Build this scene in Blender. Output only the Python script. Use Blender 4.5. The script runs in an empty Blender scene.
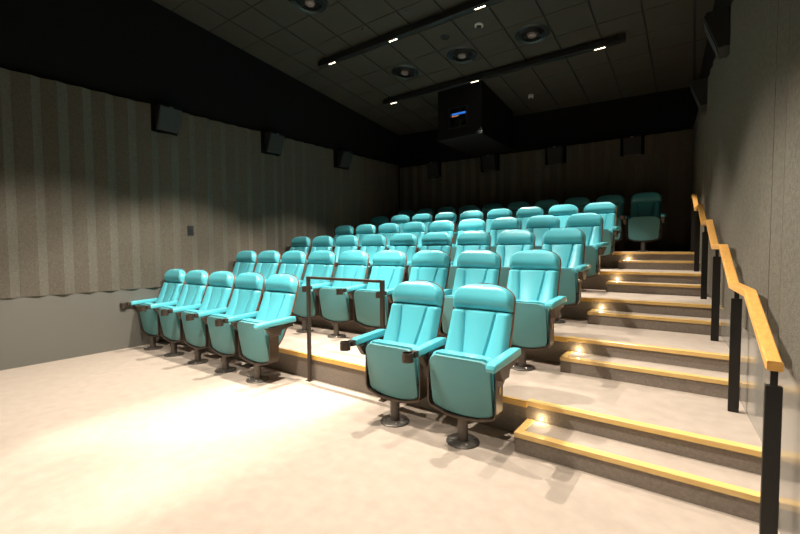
import bpy, bmesh, math, random
from mathutils import Vector, Matrix
random.seed(4)
SC = bpy.context.scene
COL = SC.collection

# ------------------------------------------------------------------ dimensions
H = 0.248            # rise of one seating platform
D = 1.101            # depth of one seating platform
TREAD = 0.265        # depth of an aisle half step
XA = -1.186          # left edge of the stair aisle
XL = -6.417          # left wall
W = 0.5728           # seat pitch
SX0 = -1.5183        # centre of the seat next to the aisle
SHIFT = 0.025
YB = -0.33           # seat base line in the front row
FRONT = -5.6
def xr(y): return 0.062 - 0.059 * y            # right wall plane
def yb(x): return 6.229 + 0.0714 * x           # back wall plane
def zc(y): return 4.770 - 0.0978 * y           # ceiling plane
def zt(y): return 3.3226 + 0.0182 * y          # top of the fabric panels

# ------------------------------------------------------------------ materials
def mat(name, col, rough=0.5, metal=0.0, spec=0.5, noise=None, bump=None, coat=0.0, sheen=0.0, emit=None):
    m = bpy.data.materials.new(name); m.use_nodes = True
    nt = m.node_tree; b = nt.nodes['Principled BSDF']
    b.inputs['Base Color'].default_value = (*col, 1)
    b.inputs['Roughness'].default_value = rough
    b.inputs['Metallic'].default_value = metal
    b.inputs['Specular IOR Level'].default_value = spec
    b.inputs['Coat Weight'].default_value = coat
    b.inputs['Sheen Weight'].default_value = sheen
    if emit:
        b.inputs['Emission Color'].default_value = (*emit[0], 1)
        b.inputs['Emission Strength'].default_value = emit[1]
    tc = nt.nodes.new('ShaderNodeTexCoord')
    if noise:                                   # (scale, amount, second colour)
        n = nt.nodes.new('ShaderNodeTexNoise'); n.inputs['Scale'].default_value = noise[0]
        n.inputs['Detail'].default_value = 6
        mp = nt.nodes.new('ShaderNodeMapping')
        mp.inputs['Scale'].default_value = noise[3] if len(noise) > 3 else (1, 1, 1)
        nt.links.new(tc.outputs['Object'], mp.inputs['Vector'])
        nt.links.new(mp.outputs['Vector'], n.inputs['Vector'])
        r = nt.nodes.new('ShaderNodeValToRGB')
        r.color_ramp.elements[0].position = 0.5 - noise[1]; r.color_ramp.elements[0].color = (*col, 1)
        r.color_ramp.elements[1].position = 0.5 + noise[1]; r.color_ramp.elements[1].color = (*noise[2], 1)
        nt.links.new(n.outputs['Fac'], r.inputs['Fac'])
        nt.links.new(r.outputs['Color'], b.inputs['Base Color'])
    if bump:                                    # (scale, strength)
        n2 = nt.nodes.new('ShaderNodeTexNoise'); n2.inputs['Scale'].default_value = bump[0]
        n2.inputs['Detail'].default_value = 3
        nt.links.new(tc.outputs['Object'], n2.inputs['Vector'])
        bp = nt.nodes.new('ShaderNodeBump'); bp.inputs['Strength'].default_value = bump[1]
        bp.inputs['Distance'].default_value = 0.004
        nt.links.new(n2.outputs['Fac'], bp.inputs['Height'])
        nt.links.new(bp.outputs['Normal'], b.inputs['Normal'])
    return m

M = {
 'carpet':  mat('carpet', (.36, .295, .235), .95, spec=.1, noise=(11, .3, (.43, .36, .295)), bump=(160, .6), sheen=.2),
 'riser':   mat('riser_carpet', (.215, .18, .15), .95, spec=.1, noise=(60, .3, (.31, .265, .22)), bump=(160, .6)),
 'oak':     mat('oak', (.76, .41, .065), .26, spec=.6, noise=(6, .3, (.84, .52, .12), (1, 10, 10)), bump=(60, .05)),
 'oak_pale': mat('pale_oak', (.76, .47, .14), .22, spec=.7, noise=(6, .3, (.85, .60, .24), (1, 10, 10)), bump=(60, .05)),
 'oak_rail':mat('oak_rail', (.60, .29, .06), .36, spec=.5, noise=(9, .3, (.78, .43, .12), (8, 1, 8)), bump=(60, .05)),
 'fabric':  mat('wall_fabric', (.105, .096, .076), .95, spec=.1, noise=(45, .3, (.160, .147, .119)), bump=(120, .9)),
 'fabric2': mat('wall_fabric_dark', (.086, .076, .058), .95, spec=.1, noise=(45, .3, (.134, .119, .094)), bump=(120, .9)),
 'dado':    mat('grey_laminate', (.135, .13, .112), .42, spec=.5),
 'dado_gloss': mat('grey_laminate_satin', (.25, .235, .205), .16, spec=.8),
 'black':   mat('black_paint', (.008, .008, .0075), .9, spec=.2),
 'tile':    mat('ceiling_tile', (.050, .045, .035), .9, spec=.2, noise=(3, .3, (.058, .052, .041)), bump=(60, .15)),
 'grid':    mat('ceiling_grid', (.006, .006, .006), .8),
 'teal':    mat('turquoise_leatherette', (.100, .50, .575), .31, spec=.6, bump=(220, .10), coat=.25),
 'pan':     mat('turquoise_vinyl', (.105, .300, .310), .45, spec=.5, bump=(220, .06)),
 'bronze':  mat('bronze_metal', (.085, .062, .046), .38, metal=.55, spec=.5),
 'shell':   mat('brown_plywood', (.20, .065, .030), .42, spec=.5),
 'steel':   mat('grey_metal', (.12, .105, .09), .4, metal=.6),
 'brass':   mat('brass_plate', (.55, .38, .15), .35, metal=.7),
 'bolt':    mat('bolt_steel', (.45, .43, .4), .3, metal=1),
 'plastic': mat('black_plastic', (.014, .014, .014), .45),
 'blackmetal': mat('black_metal', (.014, .013, .012), .42, metal=.2),
 'white':   mat('white_plastic', (.62, .58, .52), .5),
 'tag':     mat('white_thread', (.75, .80, .78), .7),
 'diff':    mat('diffuser_metal', (.035, .042, .042), .3, metal=.4),
 'cone':    mat('diffuser_cone', (.26, .19, .17), .5),
 'glass':   mat('port_glass', (.01, .012, .016), .08, spec=.6),
 'pane':    mat('clear_port_glass', (.75, .8, .85), .0, spec=.5),
 'boxblack': mat('projector_box_black', (.0065, .0065, .0062), .6, spec=.3),
 'led':     mat('led_lens', (.9, .85, .7), .4, emit=((1, .86, .60), 5)),
 'steplamp':mat('step_lamp_lens', (.9, .8, .6), .4, emit=((1, .80, .50), 28)),
 'blue':    mat('blue_lens_glow', (.02, .1, .4), .3, emit=((.05, .27, 1.0), .40)),  # emissive colour for the blue reflection of the projector lens
 'amber':   mat('amber_strip', (.4, .15, .02), .3, emit=((1, .35, .08), .35)),
 'screen':  mat('screen_cloth', (.55, .55, .55), .9),
}

M['pane'].node_tree.nodes['Principled BSDF'].inputs['Transmission Weight'].default_value = 1
# ------------------------------------------------------------------ helpers
def link(name, bm, m, parent=None, smooth=False):
    me = bpy.data.meshes.new(name); bmesh.ops.recalc_face_normals(bm, faces=bm.faces[:])
    bm.to_mesh(me); bm.free()
    for mm in (m if isinstance(m, (list, tuple)) else [m]): me.materials.append(mm)
    if smooth:
        for p in me.polygons: p.use_smooth = True
        try: me.set_sharp_from_angle(angle=math.radians(38))
        except Exception: pass
    o = bpy.data.objects.new(name, me); COL.objects.link(o)
    if parent is not None: o.parent = parent
    return o
def empty(name, label, cat, loc=(0, 0, 0), rz=0, group=None):
    o = bpy.data.objects.new(name, None); COL.objects.link(o)
    o.location = loc; o.rotation_euler = (0, 0, rz); o.empty_display_size = .1
    return tag(o, label, cat, group)
def tag(o, label, cat, group=None):
    o['label'] = label; o['category'] = cat
    if group: o['group'] = group
    return o
def struct(o): o['kind'] = 'structure'; return o
def box(bm, x0, x1, y0, y1, z0, z1, bev=0, seg=2):
    vs = [bm.verts.new(c) for c in [(x0,y0,z0),(x1,y0,z0),(x1,y1,z0),(x0,y1,z0),(x0,y0,z1),(x1,y0,z1),(x1,y1,z1),(x0,y1,z1)]]
    fs = [bm.faces.new([vs[i] for i in f]) for f in [(0,3,2,1),(4,5,6,7),(0,1,5,4),(1,2,6,5),(2,3,7,6),(3,0,4,7)]]
    if bev:
        es = list({e for f in fs for e in f.edges})
        bmesh.ops.bevel(bm, geom=es, offset=bev, segments=seg, profile=.5, affect='EDGES')
    return bm
def BM(): return bmesh.new()
def prism(bm, pts, a, b, axis='y', bev=0, seg=2):
    """extrude a closed 2D outline between a and b along an axis"""
    def P(p, t):
        return {'y': (p[0], t, p[1]), 'x': (t, p[0], p[1]), 'z': (p[0], p[1], t)}[axis]
    A = [bm.verts.new(P(p, a)) for p in pts]; B = [bm.verts.new(P(p, b)) for p in pts]
    n = len(pts); fs = [bm.faces.new(A), bm.faces.new(B[::-1])]
    for i in range(n): fs.append(bm.faces.new([A[i], A[(i+1) % n], B[(i+1) % n], B[i]]))
    if bev:
        es = list(fs[0].edges) + list(fs[1].edges)
        bmesh.ops.bevel(bm, geom=es, offset=bev, segments=seg, profile=.5, affect='EDGES')
    return bm
def lathe(bm, prof, n=24, c=(0, 0, 0)):
    """revolve (radius, z) pairs about the z axis"""
    rings = []
    for r, z in prof:
        if r < 1e-6: rings.append([bm.verts.new((c[0], c[1], c[2] + z))])
        else: rings.append([bm.verts.new((c[0] + r*math.cos(2*math.pi*i/n), c[1] + r*math.sin(2*math.pi*i/n), c[2] + z)) for i in range(n)])
    for A, B in zip(rings, rings[1:]):
        for i in range(n):
            j = (i+1) % n
            if len(A) == 1 and len(B) == 1: continue
            if len(A) == 1: bm.faces.new([A[0], B[j], B[i]])
            elif len(B) == 1: bm.faces.new([A[i], A[j], B[0]])
            else: bm.faces.new([A[i], A[j], B[j], B[i]])
    return bm
def grid(bm, rows, closed=False):
    V = [[bm.verts.new(p) for p in r] for r in rows]
    for A, B in zip(V, V[1:]):
        m = len(A)
        for i in range(m if closed else m-1):
            j = (i+1) % m
            bm.faces.new([A[i], A[j], B[j], B[i]])
    return V
def arc(cx, cz, r, a0, a1, n):
    return [(cx + r*math.cos(math.radians(a0+(a1-a0)*i/n)), cz + r*math.sin(math.radians(a0+(a1-a0)*i/n))) for i in range(n+1)]

# ------------------------------------------------------------------ setting: floor, platforms, steps
bm = BM(); box(bm, XL-.3, 1.0, FRONT-.3, 0.0, -.10, 0.0)
struct(link('floor', bm, M['carpet']))
for k in range(1, 6):
    y0 = (k-1)*D; y1 = k*D if k < 5 else 6.6
    if k < 5: pts = [(XL-.05, y0), (xr(y0)+.05, y0), (xr(y1)+.05, y1), (XL-.05, y1)]
    else: pts = [(XL-.05, y0), (xr(y0)+.05, y0), (xr(y1)+.05, y1), (XL-.05, y1)]
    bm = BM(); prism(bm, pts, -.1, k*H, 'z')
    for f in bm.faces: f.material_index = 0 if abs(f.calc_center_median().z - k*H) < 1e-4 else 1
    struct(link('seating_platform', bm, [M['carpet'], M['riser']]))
n = 0
def trim(bm, m='oak_pale'):
    global n; n += 1
    return struct(link('trim_%d' % n, bm, M[m]))
for k in range(5):
    y = k*D; z = (k+1)*H
    bm = BM(); prism(bm, [(y-.014, z-.040), (y+.004, z-.040), (y+.004, z+.003), (y-.014, z+.003)], XL, XA-.001, 'x', .0015, 1); trim(bm, 'oak')
    bm = BM(); prism(bm, [(XA, y-.012), (xr(y)-.001, y-.012), (xr(y)-.001, y+.048), (XA, y+.048)], z-.027, z+.006, 'z', .002, 1); trim(bm)
    # half step
    zz = (k+.5)*H; yf = y-TREAD
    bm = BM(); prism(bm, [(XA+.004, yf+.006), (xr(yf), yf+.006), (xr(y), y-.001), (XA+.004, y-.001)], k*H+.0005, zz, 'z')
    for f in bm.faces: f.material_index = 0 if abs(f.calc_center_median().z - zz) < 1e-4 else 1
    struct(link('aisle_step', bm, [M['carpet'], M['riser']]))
    bm = BM()
    prism(bm, [(XA, yf), (xr(yf)-.001, yf), (xr(yf)-.001, yf+.055), (XA+.05, yf+.055), (XA+.05, y-.002), (XA, y-.002)], zz-.026, zz+.006, 'z', .002, 1)
    trim(bm)

# ------------------------------------------------------------------ setting: walls
TH = .2
# left wall
bm = BM(); box(bm, XL-TH-.06, XL-.06, FRONT-.3, 6.6, -.1, 5.5); struct(link('wall_left', bm, M['black']))
bm = BM(); box(bm, XL-.06, XL, FRONT, 5.9, 0, .79, .002, 1); struct(link('baseboard_left', bm, M['dado']))
# right wall (slightly splayed)
def quadwall(name, off0, off1, z0, z1, m, y0=FRONT-.2, y1=6.6):
    b = BM(); prism(b, [(xr(y0)+off0, y0), (xr(y0)+off1, y0), (xr(y1)+off1, y1), (xr(y1)+off0, y1)], z0, z1, 'z'); return link(name, b, m)
struct(quadwall('wall_right', .035, .25, -.1, 5.5, M['black']))
# right dado in separate boards with fine joints
yj = [FRONT, -3.3, -1.95, -.62, .60, 1.05, 2.4, 3.6, 4.8, 6.3]
bm = BM()
for a, b in zip(yj, yj[1:]):
    a += .0025; b -= .0025
    prism(bm, [(xr(a), a), (xr(a)+.035, a), (xr(b)+.035, b), (xr(b), b)], 0, .79, 'z', .0015, 1)
struct(link('baseboard_right', bm, M['dado_gloss']))
# back wall and front wall
bm = BM(); prism(bm, [(XL-.2, yb(XL-.2)+.03), (.3, yb(.3)+.03), (.3, yb(.3)+.3), (XL-.2, yb(XL-.2)+.3)], 0, 5.5, 'z'); struct(link('wall_back', bm, M['black']))
bm = BM(); box(bm, XL-.3, 1.0, FRONT-.3, FRONT, -.1, 5.6); struct(link('wall_front', bm, M['black']))
def pleats(P0, dirv, nrm, length, z0f, z1f, notch, name, base=0.0, seed=1, depth=.050, step_at=None, two=1):
    """folded vertical fabric panels standing proud of a wall; notch = [(s0, s1, drop)] cut-outs for speakers"""
    rng = random.Random(seed); s = 0; S = [0]; cuts = sorted([v for a, b, d in notch for v in (a, b)])
    while s < length:
        s2 = s + (rng.choice([.14, .15, .16]) if len(S) % 2 else rng.choice([.09, .10, .11])); 
        for c in cuts:
            if s < c < s2 + .05: s2 = c; break
        s = min(s2, length); S.append(s)
    up = 0; b = BM(); prev = None
    for i, (a, c) in enumerate(zip(S, S[1:])):
        if i % 2 == 0: hi = depth*(.7+.5*rng.random()); lo = depth*.12*rng.random()
        da, dc = (0.003+lo, hi) if i % 2 == 0 else (hi, 0.003)
        off = base + (.022 if step_at is not None and a < step_at else 0)
        m_ = (a+c)/2; drop = 0
        for (n0, n1, d) in notch:
            if n0 - 1e-4 <= m_ <= n1 + 1e-4: drop = d
        def pt(sv, dv, z): q = P0 + dirv*sv + nrm*(dv+off); return (q.x, q.y, z)
        za, zb_ = z1f(P0+dirv*a)-drop, z1f(P0+dirv*c)-drop
        A = [b.verts.new(pt(a, da, z0f)), b.verts.new(pt(c, dc, z0f)), b.verts.new(pt(c, dc, zb_)), b.verts.new(pt(a, da, za))]
        B = [b.verts.new(pt(a, -.028-off, z0f)), b.verts.new(pt(c, -.028-off, z0f)), b.verts.new(pt(c, -.028-off, zb_)), b.verts.new(pt(a, -.028-off, za))]
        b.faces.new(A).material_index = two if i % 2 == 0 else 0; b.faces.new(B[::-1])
        for j in range(4): b.faces.new([A[j], B[j], B[(j+1) % 4], A[(j+1) % 4]])
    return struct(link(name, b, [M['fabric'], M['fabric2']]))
ztf = lambda q: zt(q.y)
SPK_L = [(-.15, .23), (1.63, 2.05), (3.43, 3.86)]
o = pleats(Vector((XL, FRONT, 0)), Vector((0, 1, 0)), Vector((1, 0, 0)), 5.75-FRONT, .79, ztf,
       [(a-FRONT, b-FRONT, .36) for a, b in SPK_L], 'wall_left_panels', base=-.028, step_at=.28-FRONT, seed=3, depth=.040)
dr = Vector((-.059, 1, 0)).normalized(); nr = Vector((-1, -.059, 0)).normalized()
SPK_R = [(1.72, 2.10), (3.55, 3.95)]
def sr(y): return (y-FRONT)*math.sqrt(1+.059**2)
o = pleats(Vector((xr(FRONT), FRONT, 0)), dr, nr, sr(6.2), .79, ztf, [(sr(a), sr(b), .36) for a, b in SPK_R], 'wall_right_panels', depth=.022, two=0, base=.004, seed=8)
db = Vector((1, .0714, 0)).normalized(); nb = Vector((.0714, -1, 0)).normalized()
SPK_B = [(-5.62, -5.22), (-4.25, -3.80), (-2.84, -2.42), (-1.46, -1.06)]
sb = lambda x: (x-XL)*math.sqrt(1+.0714**2)
zback = lambda q: 3.385 + .006*(q.x+3)
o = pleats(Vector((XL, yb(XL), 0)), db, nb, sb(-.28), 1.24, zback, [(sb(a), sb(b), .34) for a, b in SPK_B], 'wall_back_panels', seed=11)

# ------------------------------------------------------------------ ceiling: sloping tiles with dark grid
bm = BM(); y0, y1 = FRONT-.3, 6.7
pr = [(y0, zc(y0)+.012), (y1, zc(y1)+.012), (y1, zc(y1)+.2), (y0, zc(y0)+.2)]
prism(bm, pr, XL-.3, 1.0, 'x'); struct(link('ceiling', bm, M['grid']))
TP = .5585; GX = -.3216; GY = .77 - 12*TP
bm = BM(); DIFF = [(-4.505, 3.285), (-3.391, 3.307), (-2.263, 3.326), (-4.567, 1.131)]
for i in range(-2, 12):
    for j in range(0, 24):
        gx1 = GX - i*TP; gx0 = gx1 - TP; gy0 = GY + j*TP; gy1 = gy0 + TP
        g = .011 if i != 0 else .011
        a0, a1, b0, b1 = max(gx0+g, XL-.02), min(gx1-(g if i else .02), xr(gy0)+.05), gy0+.006, min(gy1-.006, 6.3)
        if a1-a0 < .04 or b1-b0 < .04 or gy0 < FRONT-.3: continue
        vs = [bm.verts.new((x, y, zc(y)+dz)) for dz in (0, .010) for x, y in ((a0, b0), (a1, b0), (a1, b1), (a0, b1))]
        for f in [(0,3,2,1),(4,5,6,7),(0,1,5,4),(1,2,6,5),(2,3,7,6),(3,0,4,7)]: bm.faces.new([vs[q] for q in f])
o = link('ceiling_tiles', bm, M['tile']); struct(o)

# ------------------------------------------------------------------ cinema seat
def backy(z):            # rear face of the reclined backrest (local y)
    return .078 + .655*(z-.33) - .33*(z-.33)**2
def bpos(x, z, d):       # a point d in front of the back plane
    s = .655 - .66*(z-.33); L = math.hypot(1, s)
    wrap = .030*(abs(x)/.27)**3          # the sides curl forward a little
    return (x, backy(z) - (d+wrap)/L, z + (d*s)/L)
def arch(z, hw=.236, zs=.925, zt_=1.045):
    if z <= zs: return hw
    t = min(1, (z-zs)/(zt_-zs)); return hw*(1-t**2.3)**(1/2.1)
ell = lambda t: math.sqrt(max(0, 1-(1-min(1, t))**2))

def seat_parts(root):
    P = {}
    b = BM(); lathe(b, [(0, .0), (.112, .0), (.112, .008), (.106, .013), (.045, .016), (0, .016)], 28); P['base_plate'] = bp_ = link('base_plate', b, M['steel'], root, True)
    for a in (45, 135, 225, 315):
        b = BM(); lathe(b, [(0, 0), (.009, 0), (.009, .006), (.005, .009), (0, .009)], 8, (.080*math.cos(math.radians(a)), .080*math.sin(math.radians(a)), .013)); link('bolt', b, M['bolt'], bp_)
    b = BM(); lathe(b, [(0, .014), (.036, .014), (.036, .172), (.0, .172)], 20); link('column', b, M['steel'], root, True)
    # U shaped band that wraps the tipped-up seat
    outer = [(-.257, .585), (-.256, .255), (-.245, .222), (-.23, .208), (-.12, .176), (0, .166), (.12, .176), (.23, .208), (.245, .222), (.256, .255), (.257, .585)]
    inner = [(.246, .585), (.246, .258), (.237, .230), (.226, .218), (.118, .187), (0, .177), (-.118, .187), (-.226, .218), (-.237, .230), (-.246, .258), (-.246, .585)]
    b = BM(); N_ = len(outer)
    O = outer; I = inner[::-1]
    ya, yb_ = -.042, .066
    vf = [[b.verts.new((p[0], y + (.004 if p[1] > .5 else 0), p[1])) for p in O] for y in (ya, yb_)]
    vi = [[b.verts.new((p[0], y + (.004 if p[1] > .5 else 0), p[1])) for p in I] for y in (ya, yb_)]
    for i in range(N_-1):
        b.faces.new([vf[0][i], vf[0][i+1], vf[1][i+1], vf[1][i]]); b.faces.new([vi[0][i], vi[1][i], vi[1][i+1], vi[0][i+1]])
        b.faces.new([vf[0][i], vi[0][i], vi[0][i+1], vf[0][i+1]]); b.faces.new([vf[1][i], vf[1][i+1], vi[1][i+1], vi[1][i]])
    for i in (0, N_-1): b.faces.new([vf[0][i], vf[1][i], vi[1][i], vi[0][i]])
    fr = link('seat_frame', b, M['bronze'], root)
    # tipped-up seat: flat outer pan and cushion behind it
    def seat_outline(hwt, hwb, zt_, zb_, sag):
        pts = [(hwt-.045, zt_)] ; pts = []
        pts += arc(-hwt+.05, zt_-.05, .05, 180, 90, 6)
        pts += arc(hwt-.05, zt_-.05, .05, 90, 0, 6)
        pts += [(hwt-.001-(hwt-hwb)*.5, (zt_+zb_)/2)]
        pts += arc(hwb-.03, zb_+.03, .03, 0, -80, 4)
        pts += [(x, zb_-sag*(1-(x/hwb)**2)) for x in (.12, .06, 0, -.06, -.12)]
        pts += arc(-hwb+.03, zb_+.03, .03, 260, 180, 4)
        pts += [(-hwt+.001+(hwt-hwb)*.5, (zt_+zb_)/2)]
        return pts
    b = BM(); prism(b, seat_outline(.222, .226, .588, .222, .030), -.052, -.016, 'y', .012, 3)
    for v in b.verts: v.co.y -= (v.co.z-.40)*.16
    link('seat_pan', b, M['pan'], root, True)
    b = BM(); prism(b, seat_outline(.232, .234, .602, .236, .026), -.018, .066, 'y', .026, 4)
    for v in b.verts: v.co.y -= (v.co.z-.40)*.14
    link('seat_cushion', b, M['teal'], root, True)
    for s in (-1, 1):
        b = BM(); m_ = Matrix.Translation((s*.2375, -.022, .33)) @ Matrix.Rotation(math.pi/2, 4, 'Y')
        bmesh.ops.create_cone(b, cap_ends=True, segments=12, radius1=.010, radius2=.010, depth=.015, matrix=m_)
        link('hinge', b, M['plastic'], root)
    # backrest shell (bent plywood)
    zs = [.33 + .60*i/12 for i in range(13)] + [.935+.118*t for t in (.15, .3, .45, .6, .72, .82, .9, .96, .99, 1.0)]
    us = [-1, -.9, -.75, -.5, -.25, 0, .25, .5, .75, .9, 1]
    def hwS(z): return max(.02, arch(z, .240+.004*min(1, (1.0-z)/.3), .928, 1.0535)) - (.03*max(0, (.42-z)/.09) if z < .42 else 0)
    b = BM()
    F = grid(b, [[bpos(u*hwS(z), z, .004) for u in us] for z in zs]); R = grid(b, [[bpos(u*hwS(z), z, -.010) for u in us] for z in zs])
    for i in range(len(zs)-1):
        b.faces.new([F[i][0], F[i+1][0], R[i+1][0], R[i][0]]); b.faces.new([F[i][-1], R[i][-1], R[i+1][-1], F[i+1][-1]])
    for r_ in (0, -1):
        for j in range(len(us)-1): b.faces.new([F[r_][j], R[r_][j], R[r_][j+1], F[r_][j+1]])
    link('back_shell', b, M['shell'], root, True)
    # body cushion with two converging seams
    b = BM(); rows = []
    za, zb_ = .345, .852; T = .058; nz = 22
    tz = [0, .006, .02, .045] + [.08+.84*i/(nz-8) for i in range(nz-7)] + [.955, .98, .994, 1.0]
    for t in tz:
        z = za+(zb_-za)*t; hw = .232 + .008*(.85-z)/.5 - (.022*max(0, (.42-z)/.075) if z < .42 else 0)
        sx = .122 - (.84-z)*.125
        ez = ell(min(t, 1-t)/.055)
        cols = [(-hw, 0), (-hw+.003, .35), (-hw+.010, .70), (-hw+.022, .93), (-hw+.035, 1)]
        for f in (.25, .5, .75): cols.append((-hw+.035+(hw-.035-sx-.014)*f, 1.0))
        cols += [(-sx-.014, .98), (-sx-.006, .86), (-sx-.002, .72), (-sx+.002, .72), (-sx+.006, .86), (-sx+.014, .99)]
        for f in (.15, .32, .5, .68, .85): cols.append(((-sx+.014)+(2*sx-.028)*f, 1.0))
        cols += [(-x, v) for x, v in reversed([c for c in cols if c[0] < -sx+.015][:14])]
        row = []
        for x, v in cols:
            if abs(x) < sx: bul = .010*(1-(x/sx)**2)
            else: c_ = (hw+sx)/2; bul = .012*max(0, 1-((abs(x)-c_)/((hw-sx)/2))**2)
            row.append(bpos(x, z, .002+(T*v+bul*(v > .5))*ez))
        rows.append(row)
    G = grid(b, rows); b.faces.new(G[0]); b.faces.new(G[-1][::-1])
    link('backrest_cushion', b, M['teal'], root, True)
    # headrest pillow
    b = BM(); rows = []
    ts = [0, .003, .010, .020, .035, .07, .12, .2, .3, .42, .54, .64, .73, .81, .88, .93, .965, .985, .996, 1.0]
    cs = [-1, -.992, -.97, -.93, -.87, -.78, -.62, -.42, -.2, 0, .2, .42, .62, .78, .87, .93, .97, .992, 1]
    for t in ts:
        z = .852+.195*t; hw = max(.012, arch(z, .234, .930, 1.0475))
        if t < .07: hw -= .012*(1-t/.07)
        if t > .99: hw = max(hw, .10)
        Tz = (.008 + .074*ell(t/.42) if t < .4 else .082 - .016*((t-.4)/.6)**1.6) * ell(t/.035) * (1 if t < .78 else ell((1-t)/.22))
        rows.append([bpos(u*hw, z, .002 + Tz*ell((1-abs(u))/.16)**.9) for u in cs])
    G = grid(b, rows); b.faces.new(G[0]); b.faces.new(G[-1][::-1])
    hr = link('headrest', b, M['teal'], root, True)
    b = BM(); zc_ = .852+.195*.86
    q0 = bpos(0, zc_, .062); box(b, -.007, .007, q0[1]-.006, q0[1]+.010, q0[2]-.016, q0[2]+.010, .002, 1)
    link('stitched_tag', b, M['tag'], hr)
    return P

def arm_parts(root, side, cup, plate=False):
    x = side*W/2
    b = BM()        # armrest support: upright and a bar that runs back to the shell
    xa, xb = sorted((x+side*.014, side*.258))
    prism(b, [(-.044, .480), (.066, .480), (.070, .522), (.082, .534), (.215, .546), (.218, .582), (-.10, .568), (-.10, .560)], xa, xb, 'x', .003, 1)
    sup = link('arm_support', b, M['bronze'], root)
    if plate:
        b = BM(); prism(b, [(.010+.012*math.cos(t*math.pi/8), .40+.028*math.sin(t*math.pi/8)) for t in range(16)], side*.2572, side*.2602, 'x'); link('number_plate', b, M['brass'], sup)
    b = BM(); yf = -.150 if cup else -.215
    L0 = [(yf, .596), (yf+.01, .573), (.235, .588), (.245, .600), (.235, .638), (.20, .640), (yf+.04, .628), (yf+.008, .618)]
    prism(b, L0, x-.032, x+.032, 'x', .012, 3)
    link('armrest', b, M['teal'], root, True)
    if cup:
        b = BM()
        box(b, x-.026, x+.026, -.185, -.140, .574, .618, .006, 2)
        n_ = 20; cx, cy, r0, r1 = x-.012, -.222, .040, .034
        pr_ = [(r1, .612), (r0, .612), (r0, .556), (0, .556)]
        lathe(b, [(0, .561), (r1, .561), (r1, .614), (r0, .614), (r0, .552), (0, .552)], n_, (cx, cy, 0))
        link('cup_holder', b, M['plastic_br'], root, True)

M['plastic_br'] = mat('bronze_plastic', (.060, .043, .032), .35, metal=.3)
ORD = ['first', 'second', 'third', 'fourth', 'fifth', 'sixth', 'seventh', 'eighth', 'ninth', 'tenth']
def make_seat(right):
    r = empty('cinema_seat', '', 'seat')
    seat_parts(r); arm_parts(r, -1, True)
    if right: arm_parts(r, 1, False, right == 'plate')
    return r
def copy_tree(o, parent=None):
    kids = list(o.children)
    c = o.copy(); COL.objects.link(c); c.parent = parent
    for ch in kids: copy_tree(ch, c)
    return c
proto = {q: make_seat(q) for q in (False, 'plain', 'plate')}
used = {q: False for q in proto}
def place(x, y, z, right, label, group):
    o = copy_tree(proto[right]) if used[right] else proto[right]
    used[right] = True
    o.location = (x, y, z); o['label'] = label; o['group'] = group; o['category'] = 'seat'
    return o
rows = ['front', 'second', 'third', 'fourth', 'fifth', 'back']
for k in range(6):
    rn = rows[k]; g = 'turquoise seats in the %s row' % rn
    for i in range(10 if k == 5 else 9):
        if k == 0 and i in (2, 3): continue
        x = SX0 + (0, .025, .012, .010, .015, 0)[k] - i*(W - (0, 0, .004, .009, .0136, 0)[k]); y = YB + k*D; z = k*H
        if k == 5: x = -.974 - i*W; y = YB + 5*D + .15
        right = 'plate' if i == 0 else ('plain' if k == 0 and i == 4 else False)
        if k == 0:
            lab = ['turquoise tip-up seat in front of the stairs, right one of the front pair',
                   'turquoise tip-up seat, left one of the separate front pair by the low barrier', '', '',
                   'rightmost of the five turquoise seats by the left wall, beside the low barrier',
                   'second from the right of the five front turquoise seats by the left wall',
                   'middle one of the five front turquoise seats by the left wall',
                   'second from the left wall among the five front turquoise seats',
                   'leftmost front turquoise seat, its armrest against the grey left wall'][i]
        else:
            last = 9 if k == 5 else 8
            where = 'at the stair end, bare right armrest' if i == 0 else ('at the left wall end' if i == last else '%s seat from the stairs' % ORD[i])
            lab = ('shaded dark turquoise seat in the back row, %s' if k == 5 else 'turquoise seat in the ' + rn + ' row, %s') % where
        place(x, y, z + .0005, right, lab, g)

# ------------------------------------------------------------------ low barrier in the front row gap
bar = empty('barrier_rail', 'low dark bronze barrier rail standing between the two front seat groups', 'barrier', (-2.895, -.045, 0))
hw = .465
for s in (-1, 1):
    b = BM(); box(b, s*hw-.020, s*hw+.020, -.012, .012, .006, 1.045, .002, 1); link('post', b, M['bronze'], bar)
b = BM(); box(b, -hw+.02, hw-.02, -.020, .020, 1.022, 1.045, .002, 1); link('top_bar', b, M['bronze'], bar)
for s in (-1, 1):
    b = BM(); box(b, s*hw-.030, s*hw+.030, -.030, .022, 0, .007, .001, 1); link('foot_plate', b, M['bronze'], bar)

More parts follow.
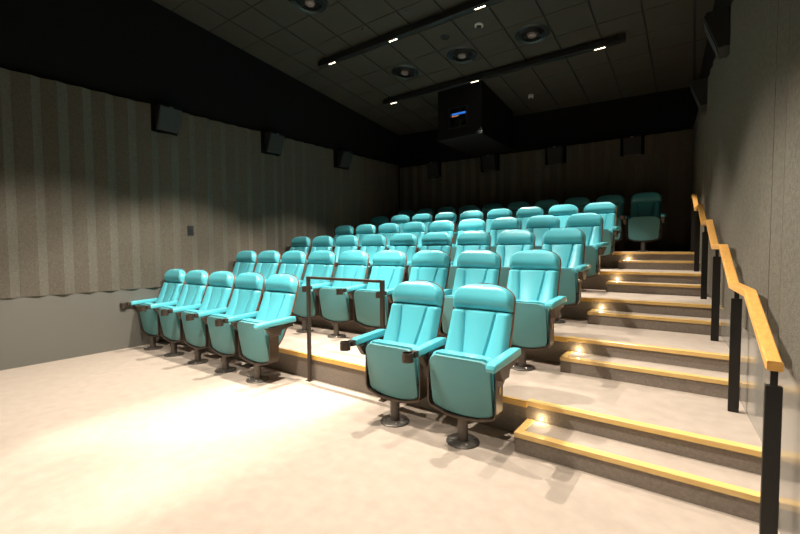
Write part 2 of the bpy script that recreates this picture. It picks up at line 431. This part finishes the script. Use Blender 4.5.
# ------------------------------------------------------------------ handrail beside the stairs
hx = lambda y: -.046 - .059*(y-.494)
rail = empty('handrail', 'zigzag oak handrail on black posts climbing beside the stairs', 'handrail', (hx(.494), .494, 0))
R0 = Vector(rail.location)
ctr = [(-.548, .796), (-.52, .796)]
for k in range(5):
    yk = -.52 + k*D
    if k: ctr.append((yk+.01, .792+k*H))
    ctr.append((yk+.56, .792+(k+1)*H))
ctr.append((-.52+4*D+.80, .792+5*H))
b = BM(); rr = []
for i, (y, z) in enumerate(ctr):
    x = hx(y)
    rr.append([(x+dx-R0.x, y-R0.y, z+dz) for dx, dz in ((-.030, .011), (-.026, .007), (.018, .007), (.022, .011), (.022, .044), (.018, .048), (-.026, .048), (-.030, .044))])
G = grid(b, rr, True); b.faces.new(G[0]); b.faces.new(G[-1][::-1])
link('oak_rail', b, M['oak_rail'], rail)
for k in range(6):
    yk = -.52 + k*D if k < 5 else -.52+4*D+.74
    x = hx(yk) + (.012 if k else 0); lvl = k*H if k < 5 else 5*H
    top = .792 + k*H
    b = BM(); box(b, x-.030-R0.x, x+.026-R0.x, yk-.014-R0.y, yk+.014-R0.y, lvl+.001, top-.055, .002, 1)
    pst = link('post', b, M['blackmetal'], rail)
    b = BM(); box(b, x-.014-R0.x, x+.010-R0.x, yk-.010-R0.y, yk+.010-R0.y, top-.055, top+.011); link('post_neck', b, M['blackmetal'], pst)

# ------------------------------------------------------------------ ceiling things
slope = -math.atan(.0978)
def ceil_thing(name, label, cat, x, y, group=None, drop=0):
    o = empty(name, label, cat, (x, y, zc(y)-drop), group=group); o.rotation_euler = (slope, 0, 0); return o
def make_diffuser():
    r = empty('ceiling_vent', '', 'ceiling vent')
    b = BM(); lathe(b, [(.185, -.004), (.195, -.014), (.232, -.020), (.250, -.001), (.250, 0), (.185, 0)], 36); link('outer_ring', b, M['diff'], r, True)
    b = BM(); lathe(b, [(.185, -.0005), (.185, -.004), (0, -.004), (0, -.0005)], 28); link('throat', b, M['plastic'], r)
    for q in (.160, .125):
        b = BM(); lathe(b, [(q, -.004), (q-.012, -.028), (q-.008, -.029), (q+.004, -.004)], 32); link('louvre_ring', b, M['plastic'], r, True)
    b = BM(); lathe(b, [(.070, -.006), (.062, -.030), (.030, -.042), (0, -.045)], 7); link('centre_cone', b, M['cone'], r, False)
    return r
dp = make_diffuser(); first = True
DL = ['round black ceiling vent left of the other two, above the projector box', 'round ceiling vent, middle of three between the two lighting tracks',
      'round ceiling vent, rightmost of three between the two lighting tracks', 'round ceiling vent cut by the top edge of the photo',
      'round ceiling vent of the nearer row, above the front seats', 'round ceiling vent of the nearer row, close to the stairs']
for (x, y), l in zip(DIFF, DL):
    o = dp if first else copy_tree(dp); first = False
    o.location = (x, y, zc(y)-.001); o.rotation_euler = (slope, 0, 0); o['label'] = l; o['group'] = 'round ceiling vents'; o['category'] = 'ceiling vent'

def spot(x, y, z, energy, cone, aim, blend=.25, size=.022, col=(1, .91, .80)):
    l = bpy.data.lights.new('track_spot', 'SPOT'); l.energy = energy; l.spot_size = math.radians(cone); l.spot_blend = blend
    l.shadow_soft_size = size; l.color = col
    o = bpy.data.objects.new('track_spot', l); COL.objects.link(o); o.location = (x, y, z)
    o.rotation_euler = (Vector(aim)-Vector((x, y, z))).to_track_quat('-Z', 'Y').to_euler()
    return o
LAMP = [(.40, 58, .3, .9), (.85, 64, 2.35, .35), (1.15, 62, -2.3, .35), (.40, 58, .2, .8)]
def track(y, x0, x1, xs, label, lights, lamps=None):
    z = zc(y)-.095
    r = empty('lighting_track', label, 'lighting track', ((x0+x1)/2, y, z), group='black lighting tracks on the ceiling')
    cx = (x0+x1)/2
    b = BM(); box(b, x0-cx, x1-cx, -.045, .045, -.030, .045, .003, 1); link('rail', b, M['plastic'], r)
    for x in [x0+.12, x0+(x1-x0)/3, x0+2*(x1-x0)/3, x1-.12]:
        b = BM(); lathe(b, [(.012, .045), (.012, .0915), (0, .0915)], 10, (x-cx, 0, 0)); link('hanger', b, M['plastic'], r)
    for i, x in enumerate(xs):
        b = BM(); box(b, x-cx-.085, x-cx+.085, -.022, .022, -.040, -.028, .002, 1); md = link('led_module', b, M['plastic'], r)
        for q in range(4):
            b = BM(); lathe(b, [(0, -.044), (.011, -.043), (.015, -.040), (0, -.040)], 10, (x-cx-.057+.038*q, 0, 0)); link('led_lens', b, M['led'], md)
        e, dy, mul = lights
        f, cone, dx, bl, dy2 = ((lamps or LAMP)[i] + (0,))[:5]
        spot(x, y, z-.055, e*f*mul[i], cone, (x+dx, y+dy+dy2, 0), bl)
E_ = 330
C_ = 54
track(2.225, -5.55, -.35, [-5.25, -3.98, -2.58, -1.30], 'black lighting track crossing the ceiling nearer the front, left of the vents', (E_, 0, (1, 1, 1, 1)))
track(3.95, -5.50, -1.12, [-5.25, -3.47, -1.46], 'black lighting track crossing the ceiling in front of the projector box', (E_*.8, .0, (1.3, .9, 1.0, 1)), [(.80, 62, 1.3, .5, -.1), (1.0, 58, .9, .3, -.6), (1.0, 56, .2, .25)])
track(.22, -5.55, -.35, [-5.2, -3.9, -2.6, -1.3], 'black lighting track on the ceiling above the front row', (E_*1.3, 0, (.9, 1.2, 1.2, 1)))
track(-1.3, -5.55, -.35, [-5.2, -3.8, -2.6, -1.3], 'black lighting track on the ceiling above the open floor', (E_*1.2, 0, (.8, 1.5, .9, 1.2)))
track(-3.0, -5.55, -.35, [-5.2, -3.8, -2.6, -1.3], 'black lighting track on the ceiling near the screen', (E_*.5, .3, (1, 1, 1, 1)))

# sensors
o = ceil_thing('smoke_detector', 'white ringed round detector on the ceiling between the two lighting tracks', 'smoke detector', -2.834, 2.742)
b = BM(); lathe(b, [(.062, 0), (.062, -.018), (.050, -.026), (.040, -.026), (0, -.026)], 24); link('white_ring', b, M['white'], o, True)
b = BM(); lathe(b, [(.040, -.0262), (.034, -.050), (.018, -.060), (0, -.062)], 20); link('sensor_head', b, M['plastic'], o, True)
o = ceil_thing('ceiling_speaker', 'small round dark speaker grille on the ceiling beside the middle vent', 'ceiling speaker', -3.39, 2.744)
b = BM(); lathe(b, [(.068, 0), (.066, -.006), (.056, -.008), (0, -.008)], 24); link('grille', b, M['diff'], o, True)
o = ceil_thing('motion_sensor', 'small white sensor on the ceiling behind the lighting track, right of projector box', 'motion sensor', -2.885, 5.203)
b = BM(); lathe(b, [(.050, 0), (.050, -.045), (.044, -.055), (0, -.055)], 20); link('housing', b, M['white'], o, True)
b = BM(); lathe(b, [(.022, -.0552), (.020, -.068), (0, -.072)], 14); link('lens', b, M['plastic'], o, True)
o = ceil_thing('sprinkler_head', 'tiny sprinkler head on the dark ceiling near the rear right', 'sprinkler', -1.736, 5.105)
b = BM(); lathe(b, [(.020, 0), (.020, -.004), (.007, -.006), (.007, -.025), (.015, -.027), (0, -.029)], 14); link('rosette', b, M['diff'], o, True)
for x, y, l in ((-4.35, 1.95, 'tiny sprinkler head beside the front lighting track, toward the left'), (-3.55, 1.95, 'tiny sprinkler head beside the front lighting track, toward its middle')):
    o = ceil_thing('sprinkler_head', l, 'sprinkler', x, y, 'sprinklers beside the track')
    b = BM(); lathe(b, [(.020, 0), (.020, -.004), (.007, -.006), (.007, -.025), (.015, -.027), (0, -.029)], 14); link('rosette', b, M['diff'], o, True)

# ------------------------------------------------------------------ projector box
pb = empty('projector_box', 'black projector box hanging under the ceiling at the back of the room', 'projector box', (-3.905, 4.2, 3.40))
x0, x1 = -.46, .455
b = BM()
yb1 = 1.62
prism(b, [(0, .13), (yb1, .13), (yb1, zc(4.2+yb1)-3.40-.002), (0, zc(4.2)-3.40-.002)], x1-.03, x1, 'x')
prism(b, [(0, .13), (yb1, .13), (yb1, zc(4.2+yb1)-3.40-.002), (0, zc(4.2)-3.40-.002)], x0, x0+.03, 'x')
box(b, x0+.03, x1-.03, 0, .03, .13, .205); box(b, x0+.03, x1-.03, 0, .03, .56, zc(4.2)-3.402)
box(b, x0+.03, -.215, 0, .03, .205, .56); box(b, .16, x1-.03, 0, .03, .205, .56)
box(b, x0+.03, x1-.03, .03, yb1, .13, .15); box(b, x0+.03, x1-.03, yb1-.03, yb1, .15, zc(4.2+yb1)-3.402)
link('housing', b, M['boxblack'], pb)
b = BM(); box(b, x0-.02, x1+.02, -.02, yb1, .0, .05, .004, 1); box(b, x0-.005, x1+.005, -.008, yb1, .05, .13); link('bottom_tray', b, M['boxblack'], pb)
b = BM()
for q in [(-.235,-.195,.185,.58),(.14,.18,.185,.58)]: box(b, q[0], q[1], -.012, 0, q[2], q[3])
box(b, -.195, .14, -.012, 0, .185, .215); box(b, -.195, .14, -.012, 0, .55, .58)
link('port_frame', b, M['plastic'], pb)
b = BM(); box(b, -.19, .135, .012, .016, .21, .555); link('port_window', b, M['pane'], pb)
pj = empty('projector', 'projector with a blue glow behind the window of the black box', 'projector', (-3.93, 4.335, 3.56))
b = BM(); box(b, -.30, .30, .05, .65, 0, .27, .01, 2); link('body', b, M['plastic'], pj)
b = BM(); lathe(b, [(0, 0), (.055, 0), (.060, .045), (.050, .045), (.045, .012), (0, .012)], 20)
bmesh.ops.rotate(b, verts=b.verts, cent=(0, 0, 0), matrix=Matrix.Rotation(math.pi/2, 3, 'X')); bmesh.ops.translate(b, verts=b.verts, vec=(.05, .05, .13))
link('lens', b, M['glass'], pj, True)
b = BM(); box(b, -.16, .15, -.085, -.079, .290, .326, .002, 1); link('blue_glow_strip', b, M['blue'], pj)  # no real lamp: glowing strip added to stand for the blue lens reflection
b = BM(); box(b, -.16, -.02, -.085, -.079, .262, .280, .002, 1); link('amber_strip', b, M['amber'], pj)  # emissive orange strip added just below the blue one
b = BM(); box(b, -.165, -.155, -.085, -.050, .12, .26); box(b, -.16, .15, -.079, .06, .270, .286); link('strip_bracket', b, M['steel'], pj)

# ------------------------------------------------------------------ wall speakers
def speaker(loc, rz, label, group, w=.30, tilt=.22):
    r = empty('wall_speaker', label, 'speaker', loc, rz, group)     # faces local -y
    b = BM(); prism(b, [(-.075, -.165), (.0, -.165), (.0, .165), (-.165, .165), (-.185, .13)], -w/2, w/2, 'x', .006, 2); cab = link('cabinet', b, M['speaker'], r)
    b = BM()
    vs = [(-.212, -.112), (-.142, .160)]
    prism(b, [(-.092, -.150), (-.084, -.150), (-.180, .115), (-.188, .115)], -w/2+.015, w/2-.015, 'x'); link('grille', b, M['grillecloth'], r)
    b = BM(); box(b, -.022, .022, -.189, -.180, .138, .150); link('badge', b, M['bolt'], r)
    b = BM(); box(b, -.03, .03, 0, .035, -.06, .06); link('bracket', b, M['plastic'], r)
    return r
M['speaker'] = mat('speaker_cabinet', (.018, .018, .018), .5)
M['grillecloth'] = mat('speaker_grille', (.030, .032, .032), .8, bump=(400, .5))
for (a, b_), l in zip(SPK_L, ['black box speaker on the left wall nearest the screen end', 'black box speaker on the left wall, middle of three', 'black box speaker on the left wall, nearest the back corner']):
    y = (a+b_)/2+.02; speaker((XL+.005, y, zt(y)-.17), math.pi/2, l, 'speakers on the left wall')
for (a, b_), l in zip(SPK_R, ['black box speaker on the right wall above the middle of the stairs', 'black box speaker on the right wall, farthest toward the back']):
    y = (a+b_)/2; speaker((xr(y)-.002, y, zt(y)-.15), -math.pi/2-.059, l, 'speakers on the right wall', w=.28)
for (a, b_), l in zip(SPK_B, ['black box speaker on the back wall, nearest the left corner', 'black box speaker on the back wall, just right below the projector box', 'black box speaker on the back wall, second from the right', 'black box speaker on the back wall, nearest the stairs']):
    x = (a+b_)/2; speaker((x, yb(x)-.002, 3.22), .0713, l, 'speakers on the back wall', w=.28)

# wall switch on the left wall
sw = empty('wall_switch', 'small black switch plate on the fabric panels of the left wall', 'switch', (XL-.008, .365, 1.60), -math.pi/2)
b = BM(); box(b, -.045, .045, .018, .036, -.075, .075, .003, 2); link('plate', b, M['plastic'], sw)
b = BM(); box(b, -.022, .022, .036, .042, -.035, .035, .002, 1); link('rocker', b, M['plastic'], sw)

# ------------------------------------------------------------------ step lights
for k in range(5):
    z = (k+.5)*H + .024; y = k*D
    o = empty('step_light', 'small glowing step light at the left end of the %s stair riser' % ORD[k], 'step light', (-1.088, y-.001, z), group='small lights in the stair risers')
    b = BM(); box(b, -.015, .015, -.004, .0, -.012, .012, .001, 1); link('bezel', b, M['steel'], o)
    b = BM(); box(b, -.009, .009, -.007, -.004, -.007, .007, .001, 1); link('lens', b, M['steplamp'], o)
    l = bpy.data.lights.new('step_lamp', 'POINT'); l.energy = .22; l.color = (1, .78, .45); l.shadow_soft_size = .012
    lo = bpy.data.objects.new('step_lamp', l); COL.objects.link(lo); lo.location = (-1.088, y-.03, z+.004)

# ------------------------------------------------------------------ world, camera, view
w = bpy.data.worlds.new('room_dark'); SC.world = w; w.use_nodes = True
w.node_tree.nodes['Background'].inputs['Color'].default_value = (.5, .55, .6, 1)
w.node_tree.nodes['Background'].inputs['Strength'].default_value = 0.0

cam = bpy.data.cameras.new('camera'); cam.sensor_width = 36; cam.lens = 408.45/800*36; cam.clip_start = .05
co = bpy.data.objects.new('camera', cam); COL.objects.link(co)
fw = Vector((-0.58322088, 0.81108981, -0.04457268)); rt = Vector((0.812019, 0.5836087, -0.00510102)); up = Vector((-0.02187562, 0.03916888, 0.99899312))
m4 = Matrix(((rt.x, up.x, -fw.x, -.2700), (rt.y, up.y, -fw.y, -2.7868), (rt.z, up.z, -fw.z, 1.3130), (0, 0, 0, 1)))
co.matrix_world = m4; SC.camera = co
SC.view_settings.view_transform = 'Standard'; SC.view_settings.look = 'None'
SC.view_settings.gamma = 1; SC.view_settings.use_curve_mapping = False
SC.view_settings.exposure = 1.1
try:
    SC.cycles.use_denoising = True; SC.cycles.max_bounces = 8; SC.cycles.sample_clamp_indirect = 6
except Exception: pass
